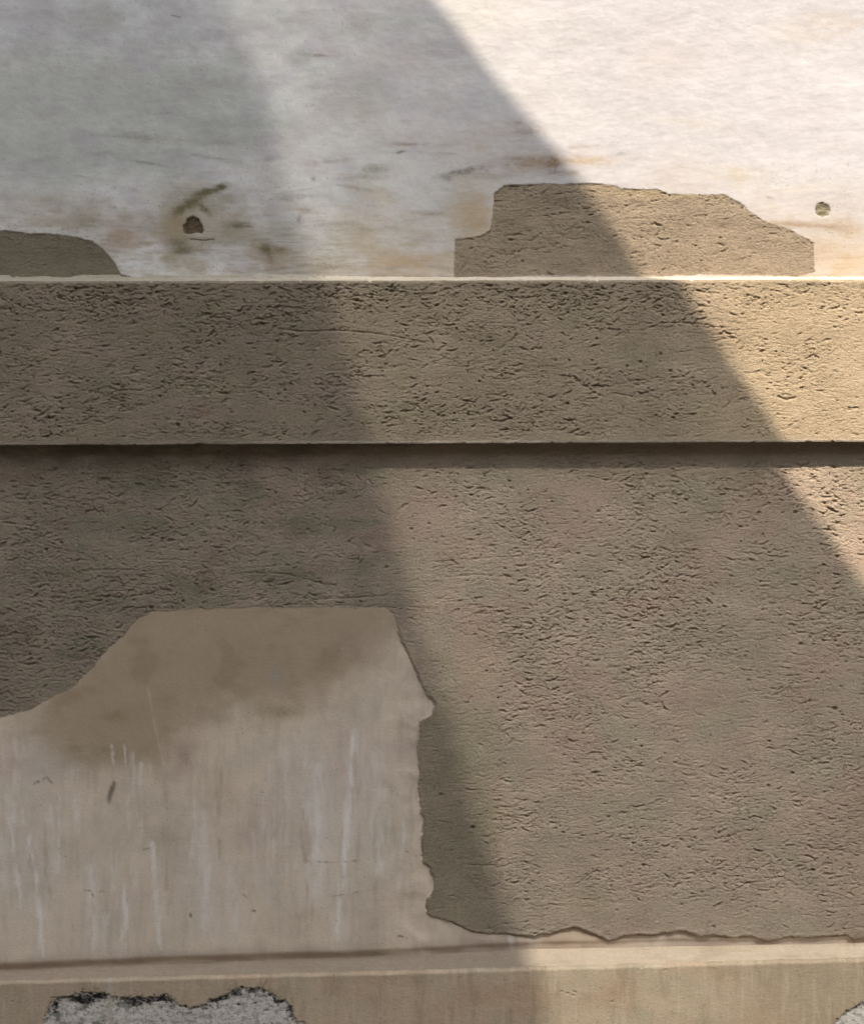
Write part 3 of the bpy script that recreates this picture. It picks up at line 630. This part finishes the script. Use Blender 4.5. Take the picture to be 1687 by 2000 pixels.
# sloping top of the plinth
nL = 22; t = np.linspace(0, 1, nL)[:, None]
PS = PE[-1][None] * (1 - t[..., None]) + PG[0][None] * t[..., None]
UU, TT = np.meshgrid(U1, t[:, 0] * 36)
PS[..., 2] += (0.9 * fbm(UU, TT, 70, 14, 3, 230) * np.sin(np.pi * t)) / 1000
CS = np.ones(PS.shape, dtype=np.float32) * A(206, 188, 164)
n_ = sstep(0, .5, fbm(UU, TT, 90, 20, 3, 232)); CS += (A(184, 164, 140) - CS) * (n_ * .6)[..., None]
n_ = sstep(1060, 1000, UU); CS += (A(164, 150, 132) - CS) * (n_ * .85)[..., None]  # greyer left of the shadow edge: shade painted into the colour
mesh_from_grid('ledge', PS, CS, np.ones((nL - 1, PS.shape[1] - 1), bool), M_plinth, pl)

# wall thickness behind and above the plaster
def box(name, x0, x1, y0, y1, z0, z1, mat, parent=None):
    v = [(x, y, z) for x in (x0, x1) for y in (y0, y1) for z in (z0, z1)]
    f = [(0, 1, 3, 2), (4, 6, 7, 5), (0, 4, 5, 1), (2, 3, 7, 6), (0, 2, 6, 4), (1, 5, 7, 3)]
    me = bpy.data.meshes.new(name); me.from_pydata(v, [], f); me.materials.append(mat); me.update()
    o = bpy.data.objects.new(name, me); scn.collection.objects.link(o); o.parent = parent
    return o
M_mason = flat_mat('masonry', (0.34, 0.28, 0.22))
box('masonry_core', -3.44, 3.44, 0.06, 0.5, -0.02, 4.96, M_mason, wall)

# ------------------------------------------------------------------ ground
def sheet(name, x0, x1, y0, y1, z, mat):
    me = bpy.data.meshes.new(name); me.from_pydata([(x0, y0, z), (x1, y0, z), (x1, y1, z), (x0, y1, z)], [], [(0, 1, 2, 3)])
    me.materials.append(mat); o = bpy.data.objects.new(name, me); scn.collection.objects.link(o); return o
M_pave = flat_mat('pavement', (0.085, 0.078, 0.066), 0.95, 0.004, 12)
M_lane = flat_mat('sky_blocker_render', (0.30, 0.26, 0.21), 0.9, 0.003, 6)
g = sheet('ground', -120, 120, -120, 120, 0.0, M_pave); g['kind'] = 'structure'

# ------------------------------------------------------------------ out of view: a tower and a shade cloth added to shadow the wall
M_tower = flat_mat('blocker_render', (0.42, 0.36, 0.28), 0.9, 0.003, 6)
def back(uu, vv, d):
    """point d metres out from the wall on the sun ray that reaches (uu, vv) of the lower wall plane"""
    return ((uu - 843.5) / 1000, -d, CAM_Z + (1000 - vv) / 1000 + d * SUN_RISE)
E2 = [(250, -900), (340, -450), (420, -150), (462, 0), (525, 180), (562, 330), (603, 480), (640, 600), (662, 690), (688, 790), (718, 880), (742, 945), (765, 1010), (785, 1090), (810, 1180), (838, 1280),
      (868, 1370), (900, 1470), (932, 1600), (970, 1700), (1008, 1800), (1038, 1900), (1062, 2000), (1100, 2140), (1100, 2600)]
D2 = 4.4
tower = bpy.data.objects.new('added_shadow_tower', None); scn.collection.objects.link(tower); tower.location = (-0.9, -D2 - 1, 0)
tower['label'] = 'unseen tower added across the lane, its outline shaped to cast the dark shadow'; tower['category'] = 'tower'
front_pts = [back(a, b, D2) for a, b in E2]
front_pts.append((front_pts[-1][0], -D2, 0.0)); x_l = -1.9
front_pts += [(x_l, -D2, 0.0), (x_l, -D2, front_pts[0][2])]
n = len(front_pts); off = tower.location
vs = [(x - off[0], y - off[1], z) for x, y, z in front_pts] + [(x - off[0], y - 1.6 - off[1], z) for x, y, z in front_pts]
fs = [tuple(range(n)), tuple(range(2 * n - 1, n - 1, -1))] + [(i, i + n, (i + 1) % n + n, (i + 1) % n) for i in range(n)]
me = bpy.data.meshes.new('shadow_tower_wall'); me.from_pydata(vs, [], fs); me.materials.append(M_tower); me.update()
o = bpy.data.objects.new('shadow_tower_wall', me); scn.collection.objects.link(o); o.parent = tower
M_dark = flat_mat('window_dark', (0.03, 0.035, 0.04), 0.15, 0.0, 5); M_wood = flat_mat('door_wood', (0.12, 0.06, 0.03), 0.6, 0.001, 14)
for nm, x0, x1, z0, z1, mt in (('door', -0.6, 0.3, 0.0, 2.1, M_wood), ('window', -0.5, 0.1, 3.2, 4.2, M_dark), ('window', -0.5, 0.1, 5.6, 6.6, M_dark)):
    box(nm, x0, x1, 0.96, 1.03, z0 + 0.02, z1, mt, tower)

house = bpy.data.objects.new('added_sky_blocker', None); scn.collection.objects.link(house); house.location = (0, -8.5, 0)  # house block out of view, added to cut light from the low sky
house['label'] = 'unseen low house block added behind the tower to cut off low sky light'; house['category'] = 'house'
box('wall', -14, 14, -2.0, 2.0, 0.0, 5.0, M_lane, house)
box('roof', -14.2, 14.2, -2.2, 2.2, 5.0, 5.2, M_tower, house)
box('door', 2.0, 3.0, 2.0, 2.05, 0.0, 2.1, M_wood, house)
for x_ in (-9, -6, 5, 8): 
    for z_ in (1.2, 2.95): box('window', x_, x_ + 1.0, 2.0, 2.04, z_, z_ + 1.4, M_dark, house)

# unseen cloth added for the half-lit zone: passes about a quarter of the sun
def cloth_mat():
    m = bpy.data.materials.new('added_shade_cloth'); m.use_nodes = True; nt = m.node_tree; N = nt.nodes
    for n_ in list(N): N.remove(n_)
    out = N.new('ShaderNodeOutputMaterial'); tr = N.new('ShaderNodeBsdfTransparent'); df = N.new('ShaderNodeBsdfDiffuse'); tl = N.new('ShaderNodeBsdfTranslucent')
    at = N.new('ShaderNodeAttribute'); at.attribute_name = 'weave'
    df.inputs[0].default_value = (0.27, 0.29, 0.31, 1); tl.inputs[0].default_value = (0.25, 0.28, 0.32, 1); tr.inputs[0].default_value = (0.84, 0.93, 1.0, 1)
    a = N.new('ShaderNodeAddShader'); nt.links.new(df.outputs[0], a.inputs[0]); nt.links.new(tl.outputs[0], a.inputs[1])
    mx = N.new('ShaderNodeMixShader'); nt.links.new(at.outputs['Fac'], mx.inputs[0])
    nt.links.new(tr.outputs[0], mx.inputs[1]); nt.links.new(a.outputs[0], mx.inputs[2]); nt.links.new(mx.outputs[0], out.inputs[0])
    return m
E1 = [(480, -520), (690, -240), (858, -40), (934, 55), (1010, 150), (1070, 222), (1112, 272), (1153, 328), (1210, 408), (1264, 498), (1318, 598), (1363, 672), (1433, 780), (1490, 860), (1523, 910), (1568, 975), (1610, 1030), (1650, 1090), (1690, 1145),
      (1800, 1290), (2000, 1540), (2400, 2020), (2600, 2240)]
D1 = 2.3
cl = bpy.data.objects.new('added_shade_sail', None); scn.collection.objects.link(cl); cl.location = (0.2, -D1, 4.3)
cl['label'] = 'unseen grey see-through sheet added above the lane to half-shade the wall'; cl['category'] = 'shade sail'
vs = []; nr = 24
E1d = []
for (a, b), (c, d) in zip(E1[:-1], E1[1:]):
    for i in range(3): E1d.append((a + (c - a) * i / 3, b + (d - b) * i / 3))
E1d.append(E1[-1])
for j in range(nr):
    s_ = j / (nr - 1)
    for a, b in E1d:
        tu = 200 + (a - 480) * 0.95; tv = 2560
        if s_ == 0: uu, vv = a, b
        else: uu, vv = a + (min(a, tu) - a) * s_, b + (tv - b) * s_
        d_ = D1 + 0.10 * math.sin(s_ * 3.1) + 0.05 * math.sin(a * 0.004)
        x, y, z = back(uu, vv, d_)
        vs.append((x - cl.location[0], y - cl.location[1], z - cl.location[2]))
nc = len(E1d)
fs = [(j * nc + i, j * nc + i + 1, (j + 1) * nc + i + 1, (j + 1) * nc + i) for j in range(nr - 1) for i in range(nc - 1)]
me = bpy.data.meshes.new('added_sailcloth'); me.from_pydata(vs, [], fs); me.materials.append(cloth_mat()); me.update()
wa = me.attributes.new('weave', 'FLOAT', 'POINT'); wa.data.foreach_set('value', np.repeat(0.85 - 0.14 * np.clip(np.arange(nr) / (nr - 1) * 2.6, 0, 1) , nc).astype(np.float32))  # denser towards the free edge to deepen the half-shade there
o = bpy.data.objects.new('added_sailcloth', me); scn.collection.objects.link(o); o.parent = cl
